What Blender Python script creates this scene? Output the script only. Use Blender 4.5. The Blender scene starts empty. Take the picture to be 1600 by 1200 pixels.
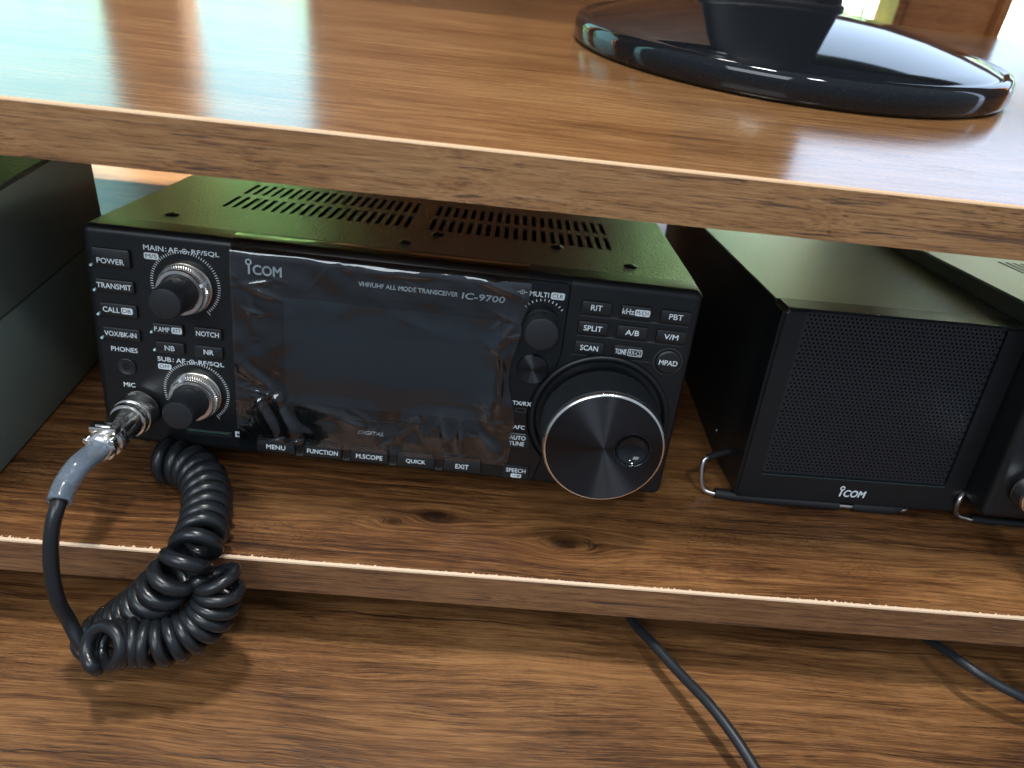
import bpy, bmesh, math, random
from mathutils import Vector, Matrix, noise
random.seed(7)
MM = 0.001
scn = bpy.context.scene
C = scn.collection
R = math.radians
def lin(r, g, b):
    f = lambda c: (c/255/12.92) if c/255 <= .04045 else ((c/255+.055)/1.055)**2.4
    return (f(r), f(g), f(b), 1)

# ------------------------------------------------------------------ camera, world, lamps, exposure
CF, CYAW, CPITCH, CROLL, CX, CY, CZ = 1196.89, 0.06413, 0.57638, -0.12621, 131.555, -265.640, 229.754
def cam_rows():
    cy, sy, cp, sp = math.cos(CYAW), math.sin(CYAW), math.cos(CPITCH), math.sin(CPITCH)
    f = Vector((sy*cp, cy*cp, -sp)); r = Vector((cy, -sy, 0)); d = f.cross(r)
    cr, sr = math.cos(CROLL), math.sin(CROLL)
    return cr*r+sr*d, -sr*r+cr*d, f
cam_d = bpy.data.cameras.new('camera'); cam = bpy.data.objects.new('camera', cam_d); C.objects.link(cam)
_r, _d, _f = cam_rows()
M = Matrix((_r, -_d, -_f)).transposed().to_4x4(); M.translation = Vector((CX, CY, CZ))*MM
cam.matrix_world = M
cam_d.sensor_width = 36; cam_d.lens = 36*CF/1600
cam_d.clip_start = .01; cam_d.clip_end = 200
cam_d.dof.use_dof = True; cam_d.dof.focus_distance = .300; cam_d.dof.aperture_fstop = 13
scn.camera = cam

world = bpy.data.worlds.new('World'); scn.world = world; world.use_nodes = True
wn = world.node_tree; bg = wn.nodes['Background']
tc = wn.nodes.new('ShaderNodeTexCoord'); sx = wn.nodes.new('ShaderNodeSeparateXYZ')
wn.links.new(tc.outputs['Generated'], sx.inputs[0])
wr = wn.nodes.new('ShaderNodeValToRGB'); mp = wn.nodes.new('ShaderNodeMapRange')
mp.inputs[1].default_value = -1; mp.inputs[2].default_value = 1
wn.links.new(sx.outputs['Z'], mp.inputs[0]); wn.links.new(mp.outputs[0], wr.inputs[0])
wr.color_ramp.elements[0].position = .25; wr.color_ramp.elements[0].color = (.045, .05, .062, 1)
wr.color_ramp.elements[1].position = .75; wr.color_ramp.elements[1].color = (.33, .41, .52, 1)
e = wr.color_ramp.elements.new(.5); e.color = (.21, .25, .31, 1)
wn.links.new(wr.outputs[0], bg.inputs['Color']); bg.inputs['Strength'].default_value = 1.0

def area(name, loc, target, sx_, sy_, power, col):
    d = bpy.data.lights.new(name, 'AREA'); d.shape = 'RECTANGLE'; d.size = sx_; d.size_y = sy_
    d.energy = power; d.color = col
    o = bpy.data.objects.new(name, d); C.objects.link(o); o.location = loc
    o.rotation_euler = (Vector(target)-Vector(loc)).to_track_quat('-Z', 'Y').to_euler()
    return o
area('ceiling_lamp', (.10, -.075, 1.35), (.14, -.045, 0), .17, .09, 11, (1, .97, .93))
area('room_lamp', (-.5, -1.3, 1.2), (.1, 0, .05), 1.0, .7, 13, (.86, .94, 1))
area('dial_streak_light', (.40, -.85, 1.45), (.2, 0, .05), .16, .16, 5, (.93, .97, 1))  # added light, placed to draw the vertical streak on the dial face
area('garden_daylight', (.2, 1.4, 3.2), (.5, 5.0, 0), 5, 1.6, 10500, (1, 1, .95))

scn.view_settings.view_transform = 'Standard'; scn.view_settings.look = 'None'
scn.view_settings.exposure = .12; scn.view_settings.gamma = 1; scn.view_settings.use_curve_mapping = False
scn.cycles.max_bounces = 10; scn.cycles.transparent_max_bounces = 24
scn.cycles.sample_clamp_indirect = 6
scn.cycles.use_denoising = True

# ------------------------------------------------------------------ materials
class NT:
    def __init__(s, name):
        s.m = bpy.data.materials.new(name); s.m.use_nodes = True
        s.t = s.m.node_tree; s.p = s.t.nodes['Principled BSDF']
    def n(s, kind, **kw):
        nd = s.t.nodes.new('ShaderNode'+kind)
        for k, v in kw.items():
            if k.startswith('i_'):
                key = k[2:]; key = int(key) if key.isdigit() else key.replace('_', ' ')
                nd.inputs[key].default_value = v
            else: setattr(nd, k, v)
        return nd
    def l(s, a, b): s.t.links.new(a, b)
    def math(s, op, a, b=None, c=None, clamp=False):
        nd = s.n('Math', operation=op, use_clamp=clamp)
        for i, v in enumerate((a, b, c)):
            if v is None: continue
            if isinstance(v, (int, float)): nd.inputs[i].default_value = v
            else: s.l(v, nd.inputs[i])
        return nd.outputs[0]
    def coords(s, scale=(1, 1, 1), loc=(0, 0, 0)):   # object coordinates in millimetres
        t = s.n('TexCoord'); m = s.n('Mapping')
        m.inputs['Scale'].default_value = [1000*k for k in scale]; m.inputs['Location'].default_value = loc
        s.l(t.outputs['Object'], m.inputs['Vector']); return m.outputs[0]
    def noise(s, vec, scale=1, detail=4, rough=.55, dist=0):
        nd = s.n('TexNoise'); s.l(vec, nd.inputs['Vector'])
        nd.inputs['Scale'].default_value = scale; nd.inputs['Detail'].default_value = detail
        nd.inputs['Roughness'].default_value = rough; nd.inputs['Distortion'].default_value = dist
        return nd.outputs['Fac']
    def ramp(s, fac, stops):
        nd = s.n('ValToRGB'); s.l(fac, nd.inputs[0]); cr = nd.color_ramp
        cr.elements[0].position, cr.elements[0].color = stops[0]
        cr.elements[1].position, cr.elements[1].color = stops[-1]
        for p, c in stops[1:-1]:
            e = cr.elements.new(p); e.color = c
        return nd.outputs[0]
    def mix(s, fac, a, b, mode='MIX'):
        nd = s.n('Mix', data_type='RGBA', blend_type=mode)
        for i, v in ((0, fac), (6, a), (7, b)):
            if isinstance(v, (int, float)): nd.inputs[i].default_value = v
            elif isinstance(v, tuple): nd.inputs[i].default_value = v
            else: s.l(v, nd.inputs[i])
        return nd.outputs[2]
    def bump(s, h, strength=.3, dist=.1):
        nd = s.n('Bump'); nd.inputs['Strength'].default_value = strength; nd.inputs['Distance'].default_value = dist*MM
        s.l(h, nd.inputs['Height']); s.l(nd.outputs[0], s.p.inputs['Normal']); return nd.outputs[0]
G = lambda v: (v, v, v, 1)

def simple(name, col, rough=.4, metal=0, bump=None, spec=.5, coat=0, smudge=0):
    s = NT(name); p = s.p
    p.inputs['Base Color'].default_value = col; p.inputs['Roughness'].default_value = rough
    p.inputs['Metallic'].default_value = metal; p.inputs['Specular IOR Level'].default_value = spec
    if coat: p.inputs['Coat Weight'].default_value = coat; p.inputs['Coat Roughness'].default_value = .04
    v = s.coords()
    if smudge:
        n = s.noise(v, .05, 5, .6)
        r = s.n('MapRange'); s.l(n, r.inputs[0]); r.inputs[1].default_value = .35; r.inputs[2].default_value = .65
        r.inputs[3].default_value = rough-smudge; r.inputs[4].default_value = rough+smudge; s.l(r.outputs[0], p.inputs['Roughness'])
    if bump:
        sc, st, di = bump; s.bump(s.noise(v, sc, 3, .6), st, di)
    return s.m

def wood(name, light, mid, dark, rough=.3, crack=1.0, knots=(), pore=1.0, blotch=1.0, seed=0, bump=.25, saw=.5, spec=.5, streak=0, micro=0):
    s = NT(name); p = s.p
    base = s.coords((1, 1, 1), (seed*37.3, seed*11.1, seed*5.7))
    raw = s.coords()
    # warp the grain around the knots
    sep = s.n('SeparateXYZ'); s.l(base, sep.inputs[0])
    X, Y, Z = sep.outputs
    w1 = s.noise(s.coords((.006, .02, .02), (seed*3.1, 0, 0)), 1, 3, .5)
    Yw = s.math('MULTIPLY_ADD', w1, 17, Y)
    sepr = s.n('SeparateXYZ'); s.l(raw, sepr.inputs[0])
    kd = None
    for (kx, ky, kr) in knots:
        dx = s.math('MULTIPLY', s.math('SUBTRACT', sepr.outputs[0], kx), .42/kr)
        dy = s.math('MULTIPLY', s.math('SUBTRACT', sepr.outputs[1], ky), 1.0/kr)
        d2 = s.math('ADD', s.math('MULTIPLY', dx, dx), s.math('MULTIPLY', dy, dy))
        fall = s.math('POWER', 2.718, s.math('MULTIPLY', d2, -.25))
        sg = s.math('MULTIPLY', dy, fall)
        Yw = s.math('MULTIPLY_ADD', sg, -kr*1.3, Yw)
        k = s.math('POWER', 2.718, s.math('MULTIPLY', d2, -1.1))
        kd = k if kd is None else s.math('MAXIMUM', kd, k)
    comb = s.n('CombineXYZ'); s.l(X, comb.inputs[0]); s.l(Yw, comb.inputs[1]); s.l(Z, comb.inputs[2])
    def st(ax, ay, az=None, d=4, r=.6, dist=0):
        m = s.n('Mapping'); m.inputs['Scale'].default_value = (ax, ay, ay if az is None else az); s.l(comb.outputs[0], m.inputs[0])
        return s.noise(m.outputs[0], 1, d, r, dist)
    big = st(.009, .03, d=5)
    band = st(.012, .48, d=6, r=.68)
    fine = st(.045, 2.4, d=5, r=.75)
    f = s.math('ADD', s.math('MULTIPLY', big, .5*blotch), s.math('MULTIPLY', band, .55))
    f = s.math('ADD', f, s.math('MULTIPLY', fine, .62))
    f = s.math('MULTIPLY_ADD', f, 1.0, -(.25*blotch+.275+.31)+.5)
    col = s.ramp(f, [(.34, dark), (.47, mid), (.64, light)])
    # dark pores: short thin dashes along the grain
    po = st(.07, 2.1, d=4, r=.7)
    pm = st(.012, .07, d=3)
    pf = s.math('MULTIPLY', s.math('SMOOTH_MAX', 0, s.math('MULTIPLY', s.math('SUBTRACT', po, .53), 11), .1, clamp=True), s.math('MULTIPLY_ADD', pm, 2.6, -.75, clamp=True), clamp=True)
    dk = tuple(c*.28 for c in dark[:3])+(1,)
    col = s.mix(s.math('MULTIPLY', pf, .85*pore), col, dk)
    if micro:   # short crisp checks in the weathered grain
        mi = st(.085, 1.9, d=4, r=.75); mm = st(.02, .05, d=3)
        mf = s.math('MULTIPLY', s.math('MULTIPLY_ADD', mi, 12, -6.1, clamp=True), s.math('MULTIPLY_ADD', mm, 5, -2.0, clamp=True), clamp=True)
        col = s.mix(s.math('MULTIPLY', mf, .7*micro), col, dk)
        cr = s.n('TexVoronoi', feature='DISTANCE_TO_EDGE'); s.l(s.coords((.22, .75, .75)), cr.inputs['Vector']); cr.inputs['Scale'].default_value = 1.0
        cm = s.math('MULTIPLY_ADD', s.noise(s.coords((.011, .022, .02), (seed*2+1, 0, 0)), 1, 3, .5), 9, -4.9, clamp=True)
        cf0 = s.math('MULTIPLY', s.math('SUBTRACT', 1, s.math('DIVIDE', cr.outputs['Distance'], .07), clamp=True), cm, clamp=True)
        col = s.mix(s.math('MULTIPLY', cf0, .55*micro), col, dk)
    if streak:  # long purple-brown streaks of the printed edge band
        sk = st(.020, .62, d=4, r=.55); sk2 = st(.045, 1.3, d=4, r=.6)
        sf_ = s.math('MAXIMUM', s.math('MULTIPLY_ADD', sk, 14, -8.3, clamp=True), s.math('MULTIPLY', s.math('MULTIPLY_ADD', sk2, 12, -7.0, clamp=True), .7), clamp=True)
        col = s.mix(s.math('MULTIPLY', sf_, .8*streak), col, (.045, .026, .028, 1))
    # saw marks across the grain
    if saw:
        sm = s.noise(s.coords((.55, .05, .05)), 1, 3, .6); smm = st(.012, .03, d=2)
        sf = s.math('MULTIPLY', s.math('MULTIPLY_ADD', sm, 5, -2.7, clamp=True), s.math('MULTIPLY_ADD', smm, 6, -3.0, clamp=True))
        col = s.mix(s.math('MULTIPLY', sf, .45*saw), col, dk)
    h = s.math('MULTIPLY_ADD', pf, -.8, fine)
    # long thin cracks that wander
    if crack:
        cw = s.noise(s.coords((.012, .0, .0), (seed, 0, 0)), 1, 4, .6)
        cj = s.noise(s.coords((.12, .0, .0), (seed, 0, 0)), 1, 2, .6)
        yy = s.math('MULTIPLY_ADD', cw, 11, s.math('MULTIPLY_ADD', cj, 1.6, Y))
        fr = s.math('FRACT', s.math('DIVIDE', yy, 71.0))
        dd = s.math('MULTIPLY', s.math('ABSOLUTE', s.math('SUBTRACT', fr, .5)), 71.0)
        msk = s.math('MULTIPLY_ADD', s.noise(s.coords((.008, .02, .02), (seed*9+3, 0, 0)), 1, 2), 7, -3.1, clamp=True)
        cf = s.math('MULTIPLY', s.math('SUBTRACT', 1, s.math('DIVIDE', dd, .55), clamp=True), msk, clamp=True)
        col = s.mix(s.math('MULTIPLY', cf, crack), col, (.008, .005, .004, 1)); h = s.math('SUBTRACT', h, s.math('MULTIPLY', cf, 2))
    if kd is not None:
        kn = s.math('MULTIPLY', kd, s.math('MULTIPLY_ADD', fine, 1.6, .05, clamp=True), clamp=True)
        col = s.mix(s.math('MULTIPLY', kn, .9), col, tuple(c*.25 for c in dark[:3])+(1,))
    hs = s.n('HueSaturation'); hs.inputs['Saturation'].default_value = .99; hs.inputs['Value'].default_value = .93; hs.inputs['Hue'].default_value = .5; s.l(col, hs.inputs['Color'])
    s.l(hs.outputs[0], p.inputs['Base Color'])
    rn = s.n('MapRange'); s.l(fine, rn.inputs[0]); rn.inputs[3].default_value = rough-.05; rn.inputs[4].default_value = rough+.08
    s.l(rn.outputs[0], p.inputs['Roughness']); p.inputs['Specular IOR Level'].default_value = spec
    h2 = s.math('MULTIPLY_ADD', s.noise(raw, .9, 2, .5), .5, h)
    s.bump(h2, bump, .10)
    return s.m

M_desk = wood('wood_desktop', lin(172, 128, 82), lin(138, 94, 54), lin(82, 50, 28), rough=.155, crack=0, pore=.9, blotch=.8, seed=1, bump=.08, saw=.15, spec=.95)
M_shelf = wood('wood_shelf', lin(166, 116, 68), lin(112, 71, 38), lin(48, 27, 15), rough=.34, crack=1, pore=1, seed=4, bump=.3, blotch=.95, knots=((122, -22, 3), (178, -31, 4.5), (104, -27, 2)), micro=1)
M_table = wood('wood_table', lin(166, 118, 72), lin(120, 79, 44), lin(54, 32, 18), rough=.34, crack=1, pore=1, seed=6, bump=.3, blotch=.9, knots=((255, -130, 6),), micro=.7)
M_band_up = wood('wood_edge_band_light', lin(186, 142, 96), lin(156, 112, 70), lin(92, 60, 40), rough=.42, crack=0, pore=1.15, blotch=.7, seed=9, bump=.35, saw=0, streak=1)
M_band_lo = wood('wood_edge_band_dark', lin(160, 118, 78), lin(130, 90, 58), lin(74, 50, 34), rough=.42, crack=0, pore=1.1, blotch=.7, seed=12, bump=.35, saw=0, streak=1)
M_chip = simple('pale_chipped_edge', lin(226, 196, 164), .6, bump=(1.5, .5, .2))
M_trim = simple('pale_edge_line', lin(222, 184, 144), .4)
M_pine = wood('pine_wall', lin(170, 116, 72), lin(146, 94, 54), lin(100, 62, 36), rough=.35, crack=0, pore=.3, blotch=1.3, seed=15, saw=0)
M_plastic = simple('black_plastic', (.0075, .0085, .0095, 1), .38, spec=.4, bump=(2.2, .12, .05), smudge=.05)
M_btn = simple('black_button_rubber', (.011, .0115, .0125, 1), .42, bump=(2.5, .1, .05))
M_gloss = simple('glossy_black_panel', (.006, .007, .008, 1), .16, smudge=.05)
M_lcd = simple('dark_lcd_glass', (.022, .031, .039, 1), .10, smudge=.03)
M_groove = simple('recess_black', (.004, .004, .004, 1), .6)
M_rim = simple('recess_rim_sheen', (.05, .05, .052, 1), .25)
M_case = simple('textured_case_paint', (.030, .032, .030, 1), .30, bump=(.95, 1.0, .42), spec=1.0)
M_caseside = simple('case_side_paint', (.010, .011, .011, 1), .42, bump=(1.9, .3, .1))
M_screw = simple('screw_black_steel', (.05, .05, .05, 1), .3, metal=.8)
M_white = simple('white_print', (.72, .78, .80, 1), .5)
M_edgehl = simple('edge_highlight_grey', (.42, .47, .50, 1), .5)
M_led = simple('clear_led', (.55, .75, .78, 1), .12)
M_knob = simple('rubber_knob', (.013, .015, .017, 1), .5, bump=(1.2, .25, .1))
M_ring = simple('nickel_ring', (.86, .82, .76, 1), .24, metal=1)
M_ringdark = simple('dark_nickel', (.62, .58, .52, 1), .25, metal=1)
M_chrome = simple('nickel_plated_plug', (.88, .84, .78, 1), .17, metal=1, bump=(.6, .2, .08))
M_wire = simple('steel_wire_stand', (.62, .58, .55, 1), .28, metal=1)
M_cord = simple('black_cord_vinyl', (.010, .0115, .0135, 1), .30, bump=(1.4, .2, .06), smudge=.06)
M_cable = simple('black_cable_rubber', (.014, .017, .020, 1), .42)
M_rubberfoot = simple('black_rubber_tube', (.008, .008, .009, 1), .6)
M_box = simple('dark_grey_box_paint', lin(114, 126, 117), .42, bump=(.8, .15, .1))
M_boxtop = simple('crinkled_dark_lid', lin(70, 92, 78), .4, bump=(.45, .9, .6))
M_mon = simple('glossy_black_stand', (.006, .007, .009, 1), .06, spec=.42)
M_matteblack = simple('matte_black_plastic', (.007, .007, .008, 1), .4, spec=.3)
M_slotgreen = simple('slot_green_edge', (.03, .10, .07, 1), .3)

def dust(m, amount=.3):      # fine dust on the glossy foot
    t = m.node_tree; p = t.nodes['Principled BSDF']
    tc = t.nodes.new('ShaderNodeTexCoord'); n = t.nodes.new('ShaderNodeTexNoise'); n.inputs['Scale'].default_value = 1600
    t.links.new(tc.outputs['Object'], n.inputs['Vector'])
    n2 = t.nodes.new('ShaderNodeTexNoise'); n2.inputs['Scale'].default_value = 22; t.links.new(tc.outputs['Object'], n2.inputs['Vector'])
    a = t.nodes.new('ShaderNodeMath'); a.operation = 'MULTIPLY_ADD'; a.inputs[1].default_value = 4; a.inputs[2].default_value = -2.5; a.use_clamp = True
    t.links.new(n.outputs['Fac'], a.inputs[0])
    b = t.nodes.new('ShaderNodeMath'); b.operation = 'MULTIPLY'; t.links.new(a.outputs[0], b.inputs[0]); t.links.new(n2.outputs['Fac'], b.inputs[1])
    mx = t.nodes.new('ShaderNodeMix'); mx.data_type = 'RGBA'; mx.inputs[6].default_value = (.006, .007, .009, 1); mx.inputs[7].default_value = (.14, .136, .13, 1)
    t.links.new(b.outputs[0], mx.inputs[0]); t.links.new(mx.outputs[2], p.inputs['Base Color'])
dust(M_mon)

def brushed_radial(name, col, rough):
    s = NT(name); p = s.p
    p.inputs['Base Color'].default_value = col; p.inputs['Metallic'].default_value = 1; p.inputs['Roughness'].default_value = rough
    p.inputs['Anisotropic'].default_value = 1.0; p.inputs['Anisotropic Rotation'].default_value = .25
    t = s.n('Tangent', direction_type='RADIAL', axis='Y'); s.l(t.outputs[0], p.inputs['Tangent'])
    return s.m
M_spun = brushed_radial('spun_black_aluminium', (.060, .064, .072, 1), .34)

def film_mat():
    s = NT('clear_protective_film'); t = s.t
    out = t.nodes['Material Output']
    tr = s.n('BsdfTransparent'); tr.inputs[0].default_value = (.93, .95, .96, 1)
    gl = s.n('BsdfGlossy'); gl.inputs['Color'].default_value = (1, 1, 1, 1); gl.inputs['Roughness'].default_value = .035
    lw = s.n('Fresnel'); lw.inputs[0].default_value = 1.55
    f = s.math('MULTIPLY_ADD', lw.outputs[0], 1.7, .005, clamp=True)
    v = s.coords((1, 1, 1))
    n1 = s.noise(v, .16, 2, .5, .8); n2 = s.noise(v, .35, 2, .5, .3)
    b = s.n('Bump'); b.inputs['Strength'].default_value = .03; b.inputs['Distance'].default_value = .4*MM
    s.l(s.math('ADD', n1, s.math('MULTIPLY', n2, .3)), b.inputs['Height']); s.l(b.outputs[0], gl.inputs['Normal'])
    mx = s.n('MixShader'); s.l(f, mx.inputs[0]); s.l(tr.outputs[0], mx.inputs[1]); s.l(gl.outputs[0], mx.inputs[2])
    s.l(mx.outputs[0], out.inputs['Surface']); return s.m
M_film = film_mat()
def sleeve_mat():
    s = NT('translucent_sleeve'); p = s.p
    p.inputs['Base Color'].default_value = (.66, .78, .90, 1); p.inputs['Roughness'].default_value = .18
    p.inputs['Transmission Weight'].default_value = .88; p.inputs['IOR'].default_value = 1.35
    return s.m
M_sleeve = sleeve_mat()
def glass_mat():
    s = NT('window_glass'); out = s.t.nodes['Material Output']
    tr = s.n('BsdfTransparent'); tr.inputs[0].default_value = (.94, .96, .96, 1)
    gl = s.n('BsdfGlossy'); gl.inputs['Roughness'].default_value = .01
    mx = s.n('MixShader'); mx.inputs[0].default_value = .05
    s.l(tr.outputs[0], mx.inputs[1]); s.l(gl.outputs[0], mx.inputs[2]); s.l(mx.outputs[0], out.inputs['Surface']); return s.m
M_glass = glass_mat()
def sky_mat():
    s = NT('bright_sky'); out = s.t.nodes['Material Output']
    em = s.n('Emission'); v = s.coords((.001, .001, .001)); sep = s.n('SeparateXYZ'); s.l(v, sep.inputs[0])
    c = s.ramp(s.math('MULTIPLY_ADD', sep.outputs[0], .07, .5, clamp=True), [(.05, (.42, .86, .92, 1)), (.42, (.48, .80, 1.05, 1)), (.62, (.62, .78, 1.05, 1))])
    s.l(c, em.inputs['Color']); em.inputs['Strength'].default_value = 3.3
    s.l(em.outputs[0], out.inputs['Surface']); return s.m
M_sky = sky_mat()
M_hedge = simple('hedge_leaves', (.085, .16, .045, 1), .55)
M_grass = simple('garden_grass', (.10, .21, .05, 1), .7)
M_fence = simple('white_fence_paint', (.75, .76, .75, 1), .5)
M_car = simple('red_car_paint', (.16, .008, .012, 1), .25, coat=.5)
M_carglass = simple('car_glass', (.02, .02, .025, 1), .1)
M_tyre = simple('tyre_rubber', (.02, .02, .02, 1), .7)

# ------------------------------------------------------------------ geometry helpers (millimetres in, metres out)
def thing(name, label, cat, loc=(0, 0, 0), rot=(0, 0, 0), group=None):
    o = bpy.data.objects.new(name, None); C.objects.link(o); o.empty_display_size = .02
    o.location = Vector(loc)*MM; o.rotation_euler = rot
    o['label'] = label; o['category'] = cat
    if group: o['group'] = group
    return o
def tag(o, label, cat, group=None):
    o['label'] = label; o['category'] = cat
    if group: o['group'] = group
    return o
def obj(name, bm, mat, parent=None, loc=(0, 0, 0), rot=(0, 0, 0), smooth=None, label=None, recalc=True):
    if recalc: bmesh.ops.recalc_face_normals(bm, faces=bm.faces[:])
    bmesh.ops.scale(bm, vec=(MM, MM, MM), verts=bm.verts[:])
    me = bpy.data.meshes.new(name); bm.to_mesh(me); bm.free()
    o = bpy.data.objects.new(name, me); C.objects.link(o)
    if isinstance(mat, (list, tuple)):
        for m in mat: me.materials.append(m)
    else: me.materials.append(mat)
    if parent: o.parent = parent
    o.location = Vector(loc)*MM; o.rotation_euler = rot
    if smooth is not None:
        for p in me.polygons: p.use_smooth = True
        if smooth < 180:
            me.set_sharp_from_angle(angle=R(smooth))
    if label: o['label'] = label
    return o
def add_box(bm, x0, x1, y0, y1, z0, z1, bev=0, seg=2):
    t = bmesh.new(); bmesh.ops.create_cube(t, size=1)
    for v in t.verts: v.co = ((x0+x1)/2+v.co.x*(x1-x0), (y0+y1)/2+v.co.y*(y1-y0), (z0+z1)/2+v.co.z*(z1-z0))
    if bev: bmesh.ops.bevel(t, geom=t.edges[:], offset=bev, segments=seg, profile=.5, affect='EDGES')
    merge(bm, t); return bm
def merge(bm, t, mtx=None):
    if mtx is not None: bmesh.ops.transform(t, matrix=mtx, verts=t.verts[:])
    me = bpy.data.meshes.new('tmp'); t.to_mesh(me); t.free(); bm.from_mesh(me); bpy.data.meshes.remove(me)
def box(*a, **k):
    return add_box(bmesh.new(), *a, **k)
def lathe(bm, prof, cx=0, cy=0, n=64, axis='Y', mod=None, cap=True, a0=0, a1=360):
    """prof: (p, r); axis 'Y' points to the viewer along -Y from y=0, axis 'Z' upwards"""
    rings = []
    closed = (a1-a0) >= 360
    cnt = n if closed else n+1
    for i, (p, r) in enumerate(prof):
        ring = []
        for k in range(cnt):
            a = R(a0+(a1-a0)*k/n); rr = r*(mod(k, i) if mod else 1)
            x, z = rr*math.cos(a), rr*math.sin(a)
            ring.append(bm.verts.new((cx+x, -p, cy+z) if axis == 'Y' else (cx+x, cy+z, p)))
        rings.append(ring)
    for i in range(len(rings)-1):
        for k in range(cnt if closed else cnt-1):
            k2 = (k+1) % cnt
            bm.faces.new((rings[i][k], rings[i][k2], rings[i+1][k2], rings[i+1][k]))
    if cap and closed:
        if prof[0][1] > .01: bm.faces.new(rings[0][::-1])
        if prof[-1][1] > .01: bm.faces.new(rings[-1])
    return bm
def catmull(pts, per=10):
    P = [Vector(p) for p in pts]; P = [P[0]*2-P[1]]+P+[P[-1]*2-P[-2]]; out = []
    for i in range(1, len(P)-2):
        for k in range(per):
            t = k/per; a, b, c, d = P[i-1:i+3]
            out.append(.5*((2*b)+(c-a)*t+(2*a-5*b+4*c-d)*t*t+(3*b-a-3*c+d)*t*t*t))
    out.append(P[-2]); return out
def tube(bm, pts, r, n=12, caps=True):
    pts = [Vector(p) for p in pts]; N = len(pts)
    rr = r if callable(r) else (lambda i: r)
    t0 = (pts[1]-pts[0]).normalized(); up = Vector((0, 0, 1)) if abs(t0.z) < .9 else Vector((1, 0, 0))
    u = (up-t0*up.dot(t0)).normalized(); rings = []
    for i, p in enumerate(pts):
        t = (pts[min(i+1, N-1)]-pts[max(i-1, 0)]).normalized()
        u = (u-t*u.dot(t)); u.normalize(); w = t.cross(u)
        rings.append([bm.verts.new(p+(u*math.cos(2*math.pi*k/n)+w*math.sin(2*math.pi*k/n))*rr(i)) for k in range(n)])
    for i in range(N-1):
        for k in range(n):
            bm.faces.new((rings[i][k], rings[i][(k+1) % n], rings[i+1][(k+1) % n], rings[i+1][k]))
    if caps: bm.faces.new(rings[0][::-1]); bm.faces.new(rings[-1])
    return bm
def poly_prism(bm, pts, y0, y1):          # polygon in XZ, extruded along Y
    a = [bm.verts.new((x, y0, z)) for x, z in pts]; b = [bm.verts.new((x, y1, z)) for x, z in pts]
    bm.faces.new(a); bm.faces.new(b[::-1]); n = len(pts)
    for i in range(n): bm.faces.new((a[i], b[i], b[(i+1) % n], a[(i+1) % n]))
    return bm
def rrect(cx, cz, w, h, r, n=5):
    out = []
    for sx_, sz_, a in ((1, 1, 0), (-1, 1, 90), (-1, -1, 180), (1, -1, 270)):
        for k in range(n+1):
            t = R(a+90*k/n); out.append((cx+sx_*(w/2-r)+r*math.cos(t), cz+sz_*(h/2-r)+r*math.sin(t)))
    return out
FONT_CACHE = {}
def text_geo(s):
    if s in FONT_CACHE: return FONT_CACHE[s]
    cu = bpy.data.curves.new('t', 'FONT'); cu.body = s; cu.size = 1; cu.resolution_u = 3
    o = bpy.data.objects.new('t', cu); C.objects.link(o)
    bpy.context.view_layer.update(); dg = bpy.context.evaluated_depsgraph_get()
    me = bpy.data.meshes.new_from_object(o.evaluated_get(dg))
    vs = [tuple(v.co) for v in me.vertices]; fs = [tuple(p.vertices) for p in me.polygons]
    bpy.data.objects.remove(o); bpy.data.curves.remove(cu); bpy.data.meshes.remove(me)
    FONT_CACHE[s] = (vs, fs); return vs, fs
def text(bm, s, cx, cz, w, h, y=-.05, shear=0, bold=.0):
    vs, fs = text_geo(s)
    x0, x1 = min(v[0] for v in vs), max(v[0] for v in vs); z0, z1 = min(v[1] for v in vs), max(v[1] for v in vs)
    offs = [(0, 0)] if not bold else [(-bold, 0), (bold, 0), (0, bold), (0, -bold)]
    for j, (ox, oz) in enumerate(offs):
        vv = []
        for v in vs:
            Z = (v[1]-z0)/(z1-z0)-.5; X = (v[0]-x0)/(x1-x0)-.5
            vv.append(bm.verts.new((cx+X*w+Z*h*shear+ox, y-.004*j, cz+Z*h+oz)))
        for f_ in fs: bm.faces.new([vv[i] for i in f_])
def ringflat(bm, cx, cz, r0, r1, y, n=32, a0=0, a1=360):
    k = n; A = [R(a0+(a1-a0)*i/k) for i in range(k+1)]
    a = [bm.verts.new((cx+r0*math.cos(t), y, cz+r0*math.sin(t))) for t in A]
    b = [bm.verts.new((cx+r1*math.cos(t), y, cz+r1*math.sin(t))) for t in A]
    for i in range(k): bm.faces.new((a[i], a[i+1], b[i+1], b[i]))
def logo(bm, cx, cz, w, y, shear=0):
    h = w*.29
    ringflat(bm, cx-w*.425+shear*h*.8, cz+h*.5+w*.062, w*.050, w*.094, y)
    poly = [(-.03, -.5), (.03, -.5), (.03, .42), (-.03, .42)]
    bm.faces.new([bm.verts.new((cx-w*.415+px_*w+shear*h*pz_, y, cz+pz_*h)) for px_, pz_ in poly])
    text(bm, 'COM', cx+w*.10, cz, w*.80, h*.98, y, shear, w*.011)

def set_kind(o): o['kind'] = 'structure'; return o

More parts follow.
